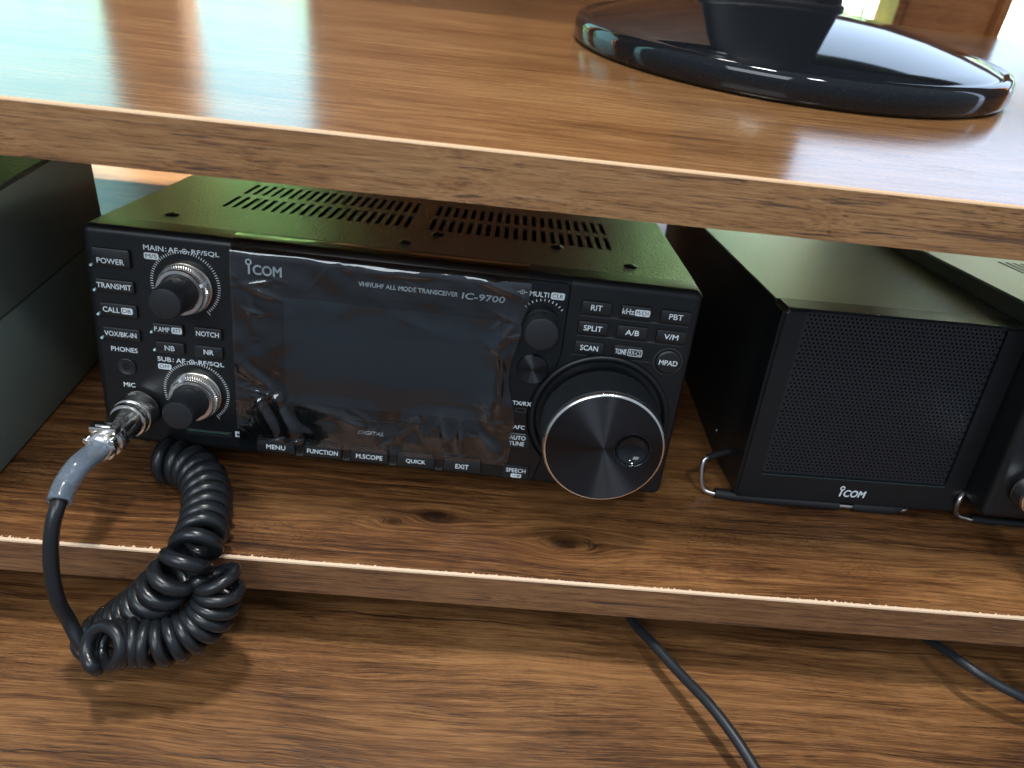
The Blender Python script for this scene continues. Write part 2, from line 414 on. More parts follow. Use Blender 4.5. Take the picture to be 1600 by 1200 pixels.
# ------------------------------------------------------------------ outdoors seen through the windows
ground = set_kind(obj('ground', box(-9000, 9000, 700, 14000, -1220, -1200), M_grass))
sky = bmesh.new()
sv = []
for i in range(17):
    a = R(180-180*i/16); x, y = 13000*math.cos(a), 700+13000*math.sin(a)
    sv.append((sky.verts.new((x, y, -600)), sky.verts.new((x, y, 9000))))
for i in range(16): sky.faces.new((sv[i][0], sv[i+1][0], sv[i+1][1], sv[i][1]))
set_kind(obj('sky', sky, M_sky))
def hedge(name, label, x0, x1, y, h, n, seed, g='garden hedges beyond the window'):
    rnd = random.Random(seed); bm = bmesh.new()
    for _ in range(n):
        px = rnd.uniform(x0, x1); t = rnd.random()
        top = h*(.86+.22*noise.noise(Vector((px*.0016, seed, 0))))
        pz = -1200+(top+1200)*t**.55; py = y+rnd.uniform(-260, 260)
        q = Vector((rnd.gauss(0, 1), rnd.gauss(0, 1), rnd.gauss(0, 1))).normalized(); s1 = rnd.uniform(55, 110)
        u = q.orthogonal().normalized(); w = q.cross(u)
        c = Vector((px, py, pz)); vs = [bm.verts.new(c+u*s1), bm.verts.new(c+w*s1*.5), bm.verts.new(c-u*s1), bm.verts.new(c-w*s1*.5)]
        bm.faces.new(vs)
    return tag(obj(name, bm, M_hedge, recalc=False), label, 'hedge', g)
hedge('hedge', 'leafy green hedge outside, behind the window on the left', -4700, 1400, 4600, 820, 7500, 3)
hedge('hedge', 'leafy green hedge outside, behind the window on the right', 1500, 6900, 5900, 620, 5000, 5)
f_ = thing('picket_fence', 'white picket fence outside the right window', 'fence', (0, 0, 0))
bm = bmesh.new()
for zz in (-330, -120): add_box(bm, 1100, 3600, 2905, 2930, zz, zz+60)
obj('rail', bm, M_fence, f_)
bm = bmesh.new()
for i in range(40): add_box(bm, 1100+i*62, 1100+i*62+34, 2880, 2903, -500, 60)
obj('pickets', bm, M_fence, f_)
car = thing('parked_car', 'red car parked outside beyond the white fence', 'car', (4300, 5000, -1200), (0, 0, R(-12)))
bm = bmesh.new(); poly_prism(bm, [(-1900, 250), (1900, 250), (1950, 640), (1100, 760), (700, 1180), (-900, 1200), (-1500, 800), (-1900, 720)], -750, 750)
obj('body', bm, M_car, car)
bm = bmesh.new(); poly_prism(bm, [(-1300, 800), (950, 790), (620, 1120), (-850, 1140)], -760, -752); obj('window', bm, M_carglass, car)
for wx in (-1250, 1250):
    bm = bmesh.new(); lathe(bm, [(730, 300), (790, 300)], wx, 300, 24); obj('wheel', bm, M_tyre, car)

# ------------------------------------------------------------------ timber wall with windows
wall = thing('timber_wall', 'orange pine wall with bright windows behind the desk', 'wall', (0, 620, -500))
WB, WT = 455, 1120        # window sill and head above the wall foot
bm = bmesh.new()
ZS = 742                 # rail height between the lower and upper lights on the right
for x0, x1, z0, z1 in [(-4200, -1000, WB, WT), (-275, -212, WB, WT), (-63, 310, WB, WT), (310.5, 464.5, ZS+20, WT), (543, 640, WB, ZS-.5), (1150, 4600, WB, WT), (310.5, 1149.5, ZS, ZS+19.5),
                       (-4200, 4600, -280, WB-.5), (-4200, 4600, WT+.5, 4200)]: add_box(bm, x0, x1, 0, 60, z0, z1)
obj('boards', bm, M_pine, wall)
for x0, x1, z0, z1 in [(-1000, -275, WB, WT), (-212, -63, WB, WT), (311, 542.5, WB, ZS-.5), (640.5, 1149.5, WB, ZS-.5), (465, 1149.5, ZS+20, WT)]:
    bm = bmesh.new(); w = 10
    for a in [(x0, x0+w, z0, z1), (x1-w, x1, z0, z1), (x0+w, x1-w, z0, z0+w), (x0+w, x1-w, z1-w, z1)]:
        add_box(bm, a[0]+.5, a[1]-.5, -12, 40, a[2]+.5, a[3]-.5, bev=2)
    fr = obj('window_frame', bm, M_pine, wall)
    obj('glass', box(x0+w-2, x1-w+2, 18, 22, z0+w-2, z1-w+2), M_glass, fr)
floor = set_kind(obj('floor', box(-2500, 2800, -2500, 619, -800, -780), M_pine))

# ------------------------------------------------------------------ table, lower shelf, desk
TZ = -47
table = thing('table', 'dark rustic wood table under the lower shelf', 'table', (0, 0, TZ))
obj('tabletop', box(-700, 1200, -210, 600, -28, 0, bev=1), M_table, table)
for x in (-640, 1140):
    for y in (-160, 550): obj('leg', box(x-30, x+30, y-30, y+30, -738, -28.2), M_table, table)

XL, XR = -345, 780
unit = thing('desk_shelf', 'two tier wood desk: light desktop over a rustic lower shelf', 'desk', (0, 0, TZ))
yu, zu0, zu1 = -34.2, 144.2-TZ, 162.2-TZ
yl, zl0, zl1 = -53.9, -17.5-TZ, 0-TZ
def board(name, y0, y1, z0, z1, mat, bandmat, lab, blab, chip):
    o = obj(name, box(XL, XR, y0+1.0, y1, z0, z1, bev=.3, seg=1), mat, unit, label=lab)
    # edge band with a slightly rounded upper arris
    bm = bmesh.new()
    prof = [(y0+.98, z0+.2), (y0, z0+.5), (y0, z1-.8), (y0+.25, z1-.3), (y0+.98, z1-.1)]
    n = 60
    rows = [[bm.verts.new((XL+(XR-XL)*i/n, y, z)) for i in range(n+1)] for y, z in prof]
    for a, b in zip(rows, rows[1:]):
        for i in range(n): bm.faces.new((a[i], a[i+1], b[i+1], b[i]))
    obj('edge_band', bm, bandmat, o, label=blab)
    bm = bmesh.new()
    if chip:      # ragged pale line where the laminate is chipped along the edge
        N = 1500; prev = None
        for i in range(N+1):
            x = -150+(600)*i/N
            ww = .30+.25*noise.noise(Vector((x*.05, 3, 0)))+2.6*max(0, noise.noise(Vector((x*.75, 9, 0)))-.05)+1.3*max(0, noise.noise(Vector((x*2.3, 5, 0))))
            ww = max(.05, .25+(ww-.25)*min(1, max(.12, .55+1.6*noise.noise(Vector((x*.03, 21, 0)))))) 
            q = [bm.verts.new((x, y0-.05, z1-.95)), bm.verts.new((x, y0+.12, z1-.25)), bm.verts.new((x, y0+.8, z1+.06)), bm.verts.new((x, y0+.8+ww, z1+.07))]
            if prev:
                for k in range(3): bm.faces.new((prev[k], q[k], q[k+1], prev[k+1]))
            prev = q
        obj('chipped_edge', bm, M_chip, o, label='pale chipped line along the front edge')
    else:
        q = [(y0-.04, z1-.75), (y0+.2, z1-.22), (y0+.9, z1+.05), (y0+1.1, z1+.05)]
        a = [bm.verts.new((XL+.5, y, z)) for y, z in q]; b = [bm.verts.new((XR-.5, y, z)) for y, z in q]
        for k in range(3): bm.faces.new((a[k], b[k], b[k+1], a[k+1]))
        obj('edge_line', bm, M_trim, o, label='thin pale line along the front edge')
    return o
board('desktop', yu, 455, zu0, zu1, M_desk, M_band_up, 'light brown satin desktop board', 'tan edge with dark streaks', False)
board('lower_shelf', yl, 330, zl0, zl1, M_shelf, M_band_lo, 'dark rustic lower shelf board', 'brown edge with dark streaks', True)
for x0, x1 in ((XL-18.5, XL-.5), (XR+.5, XR+18.5)):
    obj('side_panel', box(x0, x1, -30, 450, 0, 162.2-TZ), M_shelf, unit)
for x in (-330, 220, 740):
    obj('spacer_block', box(x, x+25, 60, 310, 0, zl0-.1), M_shelf, unit)

# ------------------------------------------------------------------ transceiver
RW, RH, RD = 240, 94, 232
def lettering(parent, items, y=-.06, mat=None, name='lettering', bold=.045):
    for it in items:
        bm = bmesh.new(); text(bm, it[0], it[1], it[2], it[3], it[4], it[5] if len(it) > 5 else y, 0, bold)
        o = obj(name, bm, mat or M_white, parent, recalc=False)
    return o
def pill(parent, s, cx, cz, w, h=2.7, y=-.06, tw=.78, th=.62, outline=False):
    bm = bmesh.new()
    if outline:
        a = rrect(cx, cz, w, h, .6); b = rrect(cx, cz, w-.5, h-.5, .4)
        va = [bm.verts.new((x, y, z)) for x, z in a]; vb = [bm.verts.new((x, y, z)) for x, z in b]
        for i in range(len(a)): bm.faces.new((va[i], va[(i+1) % len(a)], vb[(i+1) % len(a)], vb[i]))
        text(bm, s, cx, cz, w*tw, h*th, y); return obj('symbol', bm, M_white, parent, recalc=False)
    bm.faces.new([bm.verts.new((x, y, z)) for x, z in rrect(cx, cz, w, h, .7)])
    p = obj('symbol', bm, M_white, parent, recalc=False)
    bm = bmesh.new(); text(bm, s, cx, cz, w*tw, h*th, y-.05)
    o = obj('lettering', bm, M_plastic, parent, recalc=False, label='dark letters on a white block'); return p
def button(root, x0, x1, z0, z1, texts=(), pills=(), base=0, h=1.5, mat=None, led=None, r=1.0):
    bm = bmesh.new(); cx, cz, w, hh = (x0+x1)/2, (z0+z1)/2, x1-x0, z1-z0
    # key cap with a tapered soft edge
    layers = [(base+.35, 0), (base-h*.6, .05), (base-h*.9, .22), (base-h, .55)]
    rows = [[bm.verts.new((x, y, z)) for x, z in rrect(cx, cz, w-2*i, hh-2*i, max(.25, r-i))] for y, i in layers]
    for a, b in zip(rows, rows[1:]):
        for k in range(len(a)): bm.faces.new((a[k], a[(k+1) % len(a)], b[(k+1) % len(a)], b[k]))
    bm.faces.new(rows[-1])
    b = obj('button', bm, mat or M_btn, root, smooth=35)
    bm = bmesh.new()      # dark gap round the key
    bm.faces.new([bm.verts.new((x, base-.03, z)) for x, z in rrect(cx, cz, w+1.0, hh+1.0, r+.4)])
    obj('gap', bm, M_groove, b, recalc=False)
    if texts: lettering(b, [(t[0], t[1], t[2], t[3], t[4], base-h-.04) for t in texts])
    for p in pills: pill(b, *p[:4], y=base-h-.04, **(p[4] if len(p) > 4 else {}))
    if led:
        bm = bmesh.new(); lathe(bm, [(base-.1, .55), (h+.1-base, .55), (h+.35-base, .3)], led[0], led[1], 12); obj('indicator_light', bm, M_led, b, smooth=40)
    return b
def coax_symbol(root, cx, cz, y=-.06, s=1):
    bm = bmesh.new(); ringflat(bm, cx, cz, .75*s, 1.05*s, y); ringflat(bm, cx, cz, 0.01, .35*s, y)
    for sg in (-1, 1):
        add_box(bm, min(cx+sg*1.05*s, cx+sg*2.1*s), max(cx+sg*1.05*s, cx+sg*2.1*s), y-.01, y, cz-.14, cz+.14)
    return obj('symbol', bm, M_white, root)
def ticks(root, cx, cz, r0=12.5, r1=13.6, a0=-52, a1=205, n=58):
    bm = bmesh.new()
    for i in range(n+1):
        a = R(a0+(a1-a0)*i/n); rr = r1+(1.0 if i == 0 else 0)
        u = Vector((math.cos(a), 0, math.sin(a))); t = Vector((-u.z, 0, u.x))*.13; c = Vector((cx, -.06, cz))
        bm.faces.new([bm.verts.new(c+u*r0-t), bm.verts.new(c+u*r0+t), bm.verts.new(c+u*rr+t), bm.verts.new(c+u*rr-t)])
    return obj('dial_marks', bm, M_white, root, recalc=False)
def dual_knob(root, cx, cz, line):
    k = obj('knob', lathe(bmesh.new(), [(7.2, 7.3), (8.6, 7.3), (9.2, 7.0), (10, 6.95), (17.5, 6.35), (19.3, 6.2), (20.0, 5.8), (20.2, 5.2)], 0, 0, 64,
             mod=lambda q, i: (1-.035*(q % 8 == 0)) if 3 <= i <= 5 else 1), M_knob, root, loc=(cx, 0, cz), smooth=35)
    rg = obj('outer_ring', lathe(bmesh.new(), [(0, 10.6), (1.4, 10.6), (1.9, 10.2), (2.0, 10.0), (2.2, 9.9)], 0, 0, 96), M_ringdark, root, loc=(cx, 0, cz), smooth=35)
    obj('knurled_band', lathe(bmesh.new(), [(2.1, 9.6), (2.5, 10.0), (4.3, 10.0), (4.5, 9.55), (4.8, 9.55), (5.0, 9.8), (6.3, 9.5), (6.5, 9.2)], 0, 0, 130,
             mod=lambda q, i:   .93 if (q % 2 and i in (1, 2, 5, 6)) else 1, cap=False), M_ring, rg)
    obj('ring_face', lathe(bmesh.new(), [(6.5, 9.25), (6.9, 9.2), (7.3, 8.9), (7.35, 7.6), (7.0, 7.2)], 0, 0, 96, cap=False), M_ring, rg, smooth=40)
    a = R(line); bm = bmesh.new(); add_box(bm, 9.0, 10.25, -7.45, -2.2, -.6, .6); bmesh.ops.rotate(bm, cent=(0, 0, 0), matrix=Matrix.Rotation(-a, 3, 'Y'), verts=bm.verts[:])
    obj('pointer_line', bm, M_white, rg)
    return k
def make_radio(name, label, loc, rot, film=True):
    t = thing(name, label, 'radio', loc, rot)
    # front panel shell
    bm = bmesh.new(); add_box(bm, 0, RW, 0, 13, 0, RH)
    fe = [e for e in bm.edges if all(v.co.y < .01 for v in e.verts)]
    ve = [e for e in bm.edges if abs(e.verts[0].co.y-e.verts[1].co.y) > 5]
    bmesh.ops.bevel(bm, geom=ve, offset=3.5, segments=4, profile=.5, affect='EDGES')
    fe = [e for e in bm.edges if all(v.co.y < .01 for v in e.verts)]
    bmesh.ops.bevel(bm, geom=fe, offset=3.2, segments=5, profile=.5, affect='EDGES')
    front = obj('front_panel', bm, M_plastic, t, smooth=40)
    # case: top sheet with two rows of vent slots per group, sides, dark inside
    bm = bmesh.new()
    zt = RH-.6; xs = [1.2]; slots = []
    for gx in (35.5, 126.5):
        for i in range(20): slots.append((gx+i*4.2, gx+i*4.2+2.0))
    for a, b in slots: xs += [a, b]
    xs.append(RW-1.2); ys = [13.2, 51, 72, 79, 100, RD]
    V = {}
    def v(i, j):
        if (i, j) not in V: V[i, j] = bm.verts.new((xs[i], ys[j], zt))
        return V[i, j]
    for i in range(len(xs)-1):
        for j in range(len(ys)-1):
            if i % 2 == 1 and j in (1, 3): continue
            bm.faces.new((v(i, j), v(i+1, j), v(i+1, j+1), v(i, j+1)))
    r_ = bmesh.ops.extrude_face_region(bm, geom=bm.faces[:])
    for q in [g for g in r_['geom'] if isinstance(g, bmesh.types.BMVert)]: q.co.z -= 1.1
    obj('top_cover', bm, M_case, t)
    bm = bmesh.new()
    add_box(bm, 1.2, 2.4, 13.2, RD, .8, zt-1.15); add_box(bm, RW-2.4, RW-1.2, 13.2, RD, .8, zt-1.15)
    add_box(bm, 2.5, RW-2.5, 13.2, RD, .8, 2); add_box(bm, 2.5, RW-2.5, RD-1.2, RD, 2.1, zt-1.2)
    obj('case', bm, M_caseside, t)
    bm = bmesh.new(); rnd = random.Random(4)
    add_box(bm, 8, RW-8, 16, RD-4, 20, 74)
    for i in range(26):
        x = rnd.uniform(128, 205); y = rnd.uniform(50, 100); add_box(bm, x, x+rnd.uniform(1, 5), y, y+rnd.uniform(2, 9), 74, rnd.uniform(78, 88))
    obj('chassis', bm, M_screw, t)
    for x, y in ((23.5, 28), (120, 25.5), (214, 27.5), (131.5, 44), (183.5, 45)):
        bm = bmesh.new(); lathe(bm, [(zt-.2, 2.9), (zt+.15, 2.9), (zt+.7, 2.1), (zt+.8, .9), (zt+.3, .6)], x, y, 20, 'Z')
        s_ = obj('screw', bm, M_screw, t, smooth=40)
        bm = bmesh.new(); add_box(bm, x-1.3, x+1.3, y-.25, y+.25, zt+.74, zt+.84); add_box(bm, x-.25, x+.25, y-1.3, y-.26, zt+.74, zt+.84); add_box(bm, x-.25, x+.25, y+.26, y+1.3, zt+.74, zt+.84); obj('slot', bm, M_groove, s_)
    # raised glossy centre fascia with the bite for the main dial
    bite = [(207.5+29.5*math.cos(R(a)), 35+29.5*math.sin(R(a))) for a in range(122, 229, 6)]
    pts = [(57, 2.2), (57, 91.5), (58, 92.6), (187, 92.6), (188.2, 91.4)]+[(188.4, 62.5)]+[p for p in bite if p[0] < 188.3]+[(186, 11.5), (184, 2.2)]
    bm = bmesh.new()
    outer = [bm.verts.new((x, .1, z)) for x, z in pts]; cxm = 122
    inner = [bm.verts.new((x+(.7 if x < cxm else -.7), -1.3, z+(-.8 if z > 80 else (.6 if z < 5 else 0)))) for x, z in pts]
    n = len(pts)
    for i in range(n): bm.faces.new((outer[i], outer[(i+1) % n], inner[(i+1) % n], inner[i]))
    bm.faces.new(inner)
    fas = obj('centre_fascia', bm, M_gloss, t)
    # rounded shoulder above the fascia
    bm = bmesh.new(); A = []
    for x, off in ((57.2, 0), (58.2, .9), (186.8, .9), (188, 0)):
        row = []
        for k in range(7):
            a = R(90*k/6); row.append(bm.verts.new((x, 2.9-(3.5+off*.8)*math.sin(a)+.1, 90.6+(3.4+off*.35)*math.cos(a))))
        A.append(row)
    for a, b in zip(A, A[1:]):
        for k in range(6): bm.faces.new((a[k], a[k+1], b[k+1], b[k]))
    obj('shoulder', bm, M_plastic, fas, smooth=50)
    # lcd: bevelled well and glass
    Q = [(74, 77), (165, 77), (167.5, 24.5), (72, 24.5)]; q2 = [(77.5, 74), (161.8, 74), (163.6, 28.5), (76.5, 28.5)]
    bm = bmesh.new(); a = [bm.verts.new((x, -1.36, z)) for x, z in Q]; b = [bm.verts.new((x, -.55, z)) for x, z in q2]
    fasf = -1.3
    for i in range(4): bm.faces.new((a[i], a[(i+1) % 4], b[(i+1) % 4], b[i]))
    bm2 = bm; lc = obj('screen_frame', bm2, M_gloss, fas)
    bm = bmesh.new(); bm.faces.new([bm.verts.new((x, -1.42, z)) for x, z in rrect(120, 51.2, 85, 45.4, 1.2)])
    obj('screen', bm, M_lcd, fas, recalc=False, label='dark switched off display')
    bm = bmesh.new()      # raised lip under the screen
    poly_prism(bm, [(104, 21.6), (107, 20.2), (164, 20.2), (167.5, 24.2), (106, 24.2)], -2.4, -1.31)
    bmesh.ops.bevel(bm, geom=bm.edges[:], offset=.4, segments=2, affect='EDGES'); obj('lip', bm, M_gloss, fas)
    bm = bmesh.new(); logo(bm, 69.9, 83.6, 13.6, -1.36); obj('logo', bm, M_white, fas, recalc=False)
    lettering(fas, [('VHF/UHF ALL MODE TRANSCEIVER', 125.6, 82.6, 38.5, 1.8)], -1.36, bold=.07)
    bm = bmesh.new(); text(bm, 'IC-9700', 154.9, 82.5, 16.6, 2.5, -1.36, .12, .09); obj('lettering', bm, M_white, fas, recalc=False)
    bm = bmesh.new(); text(bm, 'DIGITAL', 113.4, 17.3, 11, 1.7, -1.36, .35, .06); obj('lettering', bm, M_white, fas, recalc=False)
    coax_symbol(fas, 169.6, 86.6, -1.36, .9)
    lettering(fas, [('MULTI', 176.2, 86.4, 7.4, 2.0), ('TX/RX', 174.9, 38.8, 7.8, 1.8), ('AFC', 174.9, 27.6, 4.8, 1.8)], -1.36)
    pill(fas, 'CLR', 183.4, 86.4, 5.4, 2.8, -1.36)
    bm = bmesh.new()
    for a, b in ((rrect(174.6, 35.6, 4.4, 1.9, .5), rrect(174.6, 35.6, 3.9, 1.4, .35)),):
        va = [bm.verts.new((x, -1.37, z)) for x, z in a]; vb = [bm.verts.new((x, -1.37, z)) for x, z in b]
        for i in range(len(a)): bm.faces.new((va[i], va[(i+1) % len(a)], vb[(i+1) % len(a)], vb[i]))
    obj('indicator_window', bm, M_rim, fas, recalc=False)
    bm = bmesh.new()
    for i in range(11):
        a = R(40+10*i); u = Vector((math.cos(a), 0, math.sin(a))); tt = Vector((-u.z, 0, u.x))*.16; c = Vector((178.6, -1.37, 75))
        bm.faces.new([bm.verts.new(c+u*8.8-tt), bm.verts.new(c+u*8.8+tt), bm.verts.new(c+u*9.8+tt), bm.verts.new(c+u*9.8-tt)])
    obj('dial_marks', bm, M_white, fas, recalc=False)
    # left buttons
    LB = [(4.1, 18.9, 78.2, 85.6, [('POWER', 11.3, 80.6, 10.3, 2.15)], [], (3.6, 78.3)),
          (4.2, 19.4, 68.0, 73.2, [('TRANSMIT', 11.6, 70.6, 13.4, 2.15)], [], (3.7, 68.2)),
          (4.6, 19.6, 57.9, 63.4, [('CALL', 9.5, 60.7, 6.6, 2.15)], [('DR', 15.6, 60.7, 4.5)], (4.0, 58.2)),
          (4.8, 19.8, 47.8, 53.2, [('VOX/BK-IN', 12, 50.5, 12.6, 2.05)], [], (4.3, 48.1)),
          (24.6, 37.2, 52.3, 57.0, [('P.AMP', 28.8, 54.6, 6.0, 2.0)], [('ATT', 34.6, 54.6, 4.2)], (24.4, 52.9)),
          (41.0, 52.6, 52.1, 57.2, [('NOTCH', 46.8, 54.6, 9.0, 2.1)], [], None),
          (25.2, 37.2, 44.1, 49.3, [('NB', 31.2, 46.7, 3.9, 2.1)], [], (25.0, 45.2)),
          (41.0, 52.6, 44.1, 49.3, [('NR', 46.8, 46.7, 3.9, 2.1)], [], None)]
    for x0, x1, z0, z1, tx, pl, led in LB: button(t, x0, x1, z0, z1, tx, pl, led=led)
    lettering(t, [('MAIN', 27.6, 87.3, 7.6, 2.0), ('AF', 35.0, 87.3, 3.7, 2.0), ('RF/SQL', 47.4, 87.3, 10.5, 2.1), (':', 32.3, 87.2, .45, 1.4),
                  ('SUB', 28.0, 40.9, 5.5, 2.0), ('AF', 34.6, 40.9, 3.7, 2.0), ('RF/SQL', 47.0, 40.9, 10.3, 2.1), (':', 31.6, 40.8, .45, 1.4),
                  ('PHONES', 12.1, 43.3, 10.6, 2.0), ('MIC', 12.6, 27.5, 4.7, 2.0)])
    coax_symbol(t, 39.4, 87.3); coax_symbol(t, 39.1, 40.9)
    pill(t, 'M/S', 26.5, 84.0, 5.6, 2.6); pill(t, 'OFF', 27.9, 37.6, 5.4, 2.5)
    ticks(t, 38.9, 73.8); ticks(t, 40.2, 27.2)
    dual_knob(t, 39.2, 72.9, 24); dual_knob(t, 40.4, 26.6, 112)
    bm = bmesh.new(); lathe(bm, [(0, 3.7), (.7, 3.7), (.9, 3.3), (.5, 2.6), (.45, 1.5)], 12.5, 35.9, 32, cap=False)
    j = obj('headphone_jack', bm, M_knob, t, smooth=35)
    bm = bmesh.new(); lathe(bm, [(.08, .01), (.08, 2.3)], 12.5, 35.9, 20, cap=False); obj('socket', bm, M_groove, j, recalc=False)
    bm = bmesh.new(); lathe(bm, [(0, 8.2), (1.2, 8.2), (1.6, 7.6)], 16, 17.3, 40); obj('microphone_socket', bm, M_screw, t, smooth=35)
    # memory card slot
    bm = bmesh.new(); add_box(bm, 34.5, 54, -.5, .3, 7.0, 9.8, bev=.3); sd = obj('card_slot', bm, M_btn, t)
    obj('slot', box(36, 52.8, -.62, -.52, 8.9, 9.35), M_slotgreen, sd)
    bm = bmesh.new(); bm.faces.new([bm.verts.new((x, -1.38, z)) for x, z in ((58.0-2.6, 7.9), (58-.3, 7.9), (58-.3, 9.8), (57.1, 10.6), (58-2.6, 10.6))])
    sy = obj('symbol', bm, M_white, t, recalc=False, loc=(0, 1.3, 0))
    bm = bmesh.new(); bm.faces.new([bm.verts.new((x, -.12, z)) for x, z in ((56.1, 8.4), (57.1, 8.7), (57.1, 9.4), (56.1, 9.8))]); obj('symbol', bm, M_plastic, t, recalc=False)
    # bottom row
    for i, (cx_, s_, w_) in enumerate([(73.4, 'MENU', 8), (93.2, 'FUNCTION', 13), (113.1, 'M.SCOPE', 11.2), (132.9, 'QUICK', 8.3), (152.8, 'EXIT', 5.6)]):
        b = button(t, cx_-8.1, cx_+8.1, 3.6, 9.4, [(s_, cx_, 6.5, w_, 2.1)], base=-1.3, h=1.6, r=.7)
        obj('cap_edge', box(cx_-7.4, cx_+7.4, -3.0, -1.4, 9.45, 10.3, bev=.2), M_rim if i > 1 else M_btn, b)  # paler colour paints the highlight on upper edges of the right-hand keys
        if i: 
            bm = bmesh.new(); add_box(bm, cx_-11.4, cx_-8.6, -1.9, -1.31, 3.0, 3.5); add_box(bm, cx_-11.4, cx_-11.0, -1.9, -1.31, 3.52, 4.4); add_box(bm, cx_-9.0, cx_-8.6, -1.9, -1.31, 3.52, 4.4); obj('clip', bm, M_rim, b)
    # right keys
    for x0, x1, z0, z1, tx, pl in [
        (193, 205, 80.6, 86, [('RIT', 199, 83.5, 4.4, 2.2)], []), (208.4, 220.8, 80.6, 86, [('kHz', 211.4, 83.5, 4.5, 2.2)], [('M-CH', 217.0, 83.4, 6.0)]),
        (224.2, 236.4, 80.4, 85.8, [('PBT', 230.3, 83.3, 5.4, 2.2)], []),
        (192.8, 204.8, 72.2, 77.6, [('SPLIT', 198.8, 74.9, 7.3, 2.2)], []), (208.2, 220.6, 72.2, 77.6, [('A/B', 214.5, 74.9, 5.4, 2.2)], []),
        (224.0, 236.0, 72.2, 77.5, [('V/M', 230, 74.9, 5.6, 2.2)], []),
        (192.6, 204.6, 63.8, 69.1, [('SCAN', 198.6, 66.5, 7.1, 2.2)], []), (208.2, 220.4, 63.9, 69.2, [('TONE', 211.3, 66.5, 4.5, 2.2)], [('RX-CS', 217.0, 66.5, 5.8, dict(outline=True, h=3.0))])]:
        button(t, x0, x1, z0, z1, tx, pl)
    for x, zs in ((206.7, (80.2, 71.8, 63.5)), (222.5, (80.0, 71.7))):
        for z in zs:
            bm = bmesh.new(); add_box(bm, x-1.4, x+1.4, -.6, .1, z-.5, z+.0); obj('key_clip', bm, M_rim, t)
    for z0, xa, xb in ((79.4, 193, 236), (71.1, 193, 235), (62.8, 192, 224)):
        obj('recess_line', box(xa, xb, -.18, .1, z0-.28, z0), M_rim, t)
    bm = bmesh.new(); lathe(bm, [(-.2, 5.0), (1.0, 5.0), (1.4, 4.6), (1.5, 4)], 231, 63.8, 40); mb = obj('button', bm, M_btn, t, smooth=40)
    lettering(mb, [('MPAD', 231, 63.8, 7.4, 2.1, -1.56)])
    bm = bmesh.new(); lathe(bm, [(0, 5.9), (.22, 5.8), (.22, 5.5), (0, 5.4)], 231, 63.8, 40, cap=False); obj('key_ring', bm, M_rim, mb, smooth=40)
    # auto tune and speech keys
    bm = bmesh.new(); poly_prism(bm, [(169.2, 18), (170, 23.8), (171.2, 25), (178.4, 25), (179.4, 23.8), (180.3, 18)], -2.2, -1.2); bmesh.ops.bevel(bm, geom=bm.edges[:], offset=.3, segments=2, affect='EDGES')
    ab = obj('button', bm, M_btn, t); lettering(ab, [('AUTO', 174.8, 23.0, 6.8, 1.9, -2.26), ('TUNE', 174.7, 20.2, 6.3, 1.9, -2.26)])
    obj('cap_edge', box(171.5, 178, -2.3, -2.22, 24.8, 24.95), M_edgehl, ab)  # thin grey strip painting the highlight on the key's top edge
    sb = button(t, 170.3, 181.5, 2.8, 9.4, [('SPEECH', 175.9, 7.0, 8.3, 1.9)], base=-1.3, h=.9)
    bm = bmesh.new(); bm.faces.new([bm.verts.new((x, -2.24, z)) for x, z in rrect(176.2, 4.4, 4.6, 1.9, .6)]); obj('symbol', bm, M_white, sb, recalc=False)
    bm = bmesh.new(); ringflat(bm, 177.3, 4.4, .25, .6, -2.29, 16); add_box(bm, 174.7, 176.7, -2.3, -2.28, 4.28, 4.52); obj('symbol', bm, M_plastic, sb)
    # multi knob and exchange key
    k = obj('knob', lathe(bmesh.new(), [(1.2, 7.6), (2.4, 7.5), (3, 7.1), (8.6, 6.9), (9.6, 6.4), (9.9, 5.4)], 0, 0, 72,
            mod=lambda q, i: (1-.03*(q % 2)) if i in (2, 3) else 1), M_knob, t, loc=(178.5, 0, 73.2), smooth=35)
    k = obj('button', lathe(bmesh.new(), [(1.2, 6.3), (2.2, 6.3), (2.6, 6.0), (2.75, .01)], 0, 0, 64, cap=False), M_spun, t, loc=(177.3, 0, 54.9), smooth=35, label='round spun metal key')
    # main dial
    dx, dz = 207.4, 35.0
    bm = bmesh.new(); lathe(bm, [(-.5, 29.2), (1.2, 29.0), (1.9, 28.2), (2.0, 27.3), (1.2, 26.4), (-.5, 26.2)], dx, dz, 96, cap=False)
    obj('dial_surround', bm, M_plastic, t, smooth=50)
    dial = obj('tuning_dial', lathe(bmesh.new(), [(-.3, 24.4), (5.0, 24.4), (5.4, 24.1), (5.6, 23.4)], 0, 0, 96, cap=False), M_gloss, t, loc=(dx, 0, dz), smooth=35)
    prof = [(5.6, 23.4), (6.2, 24.2)]+[(6.6+i*1.15, 24.25) for i in range(15)]+[(23.4, 24.0), (23.8, 23.6)]
    obj('rubber_grip', lathe(bmesh.new(), prof, 0, 0, 260, cap=False, mod=lambda q, i: (1-.014*((q//2+i) % 2)) if 2 <= i < 17 else 1), M_knob, dial)
    obj('metal_rim', lathe(bmesh.new(), [(23.7, 23.5), (24.3, 23.9), (24.9, 23.8), (25.7, 23.1), (25.8, 22.7)], 0, 0, 128, cap=False), M_chrome, dial, smooth=60)
    cxh, czh, rh = 11.0, .8, 7.6       # face disc with a finger crater hole, built as rings around the crater
    bm = bmesh.new(); N = 128; rings = []
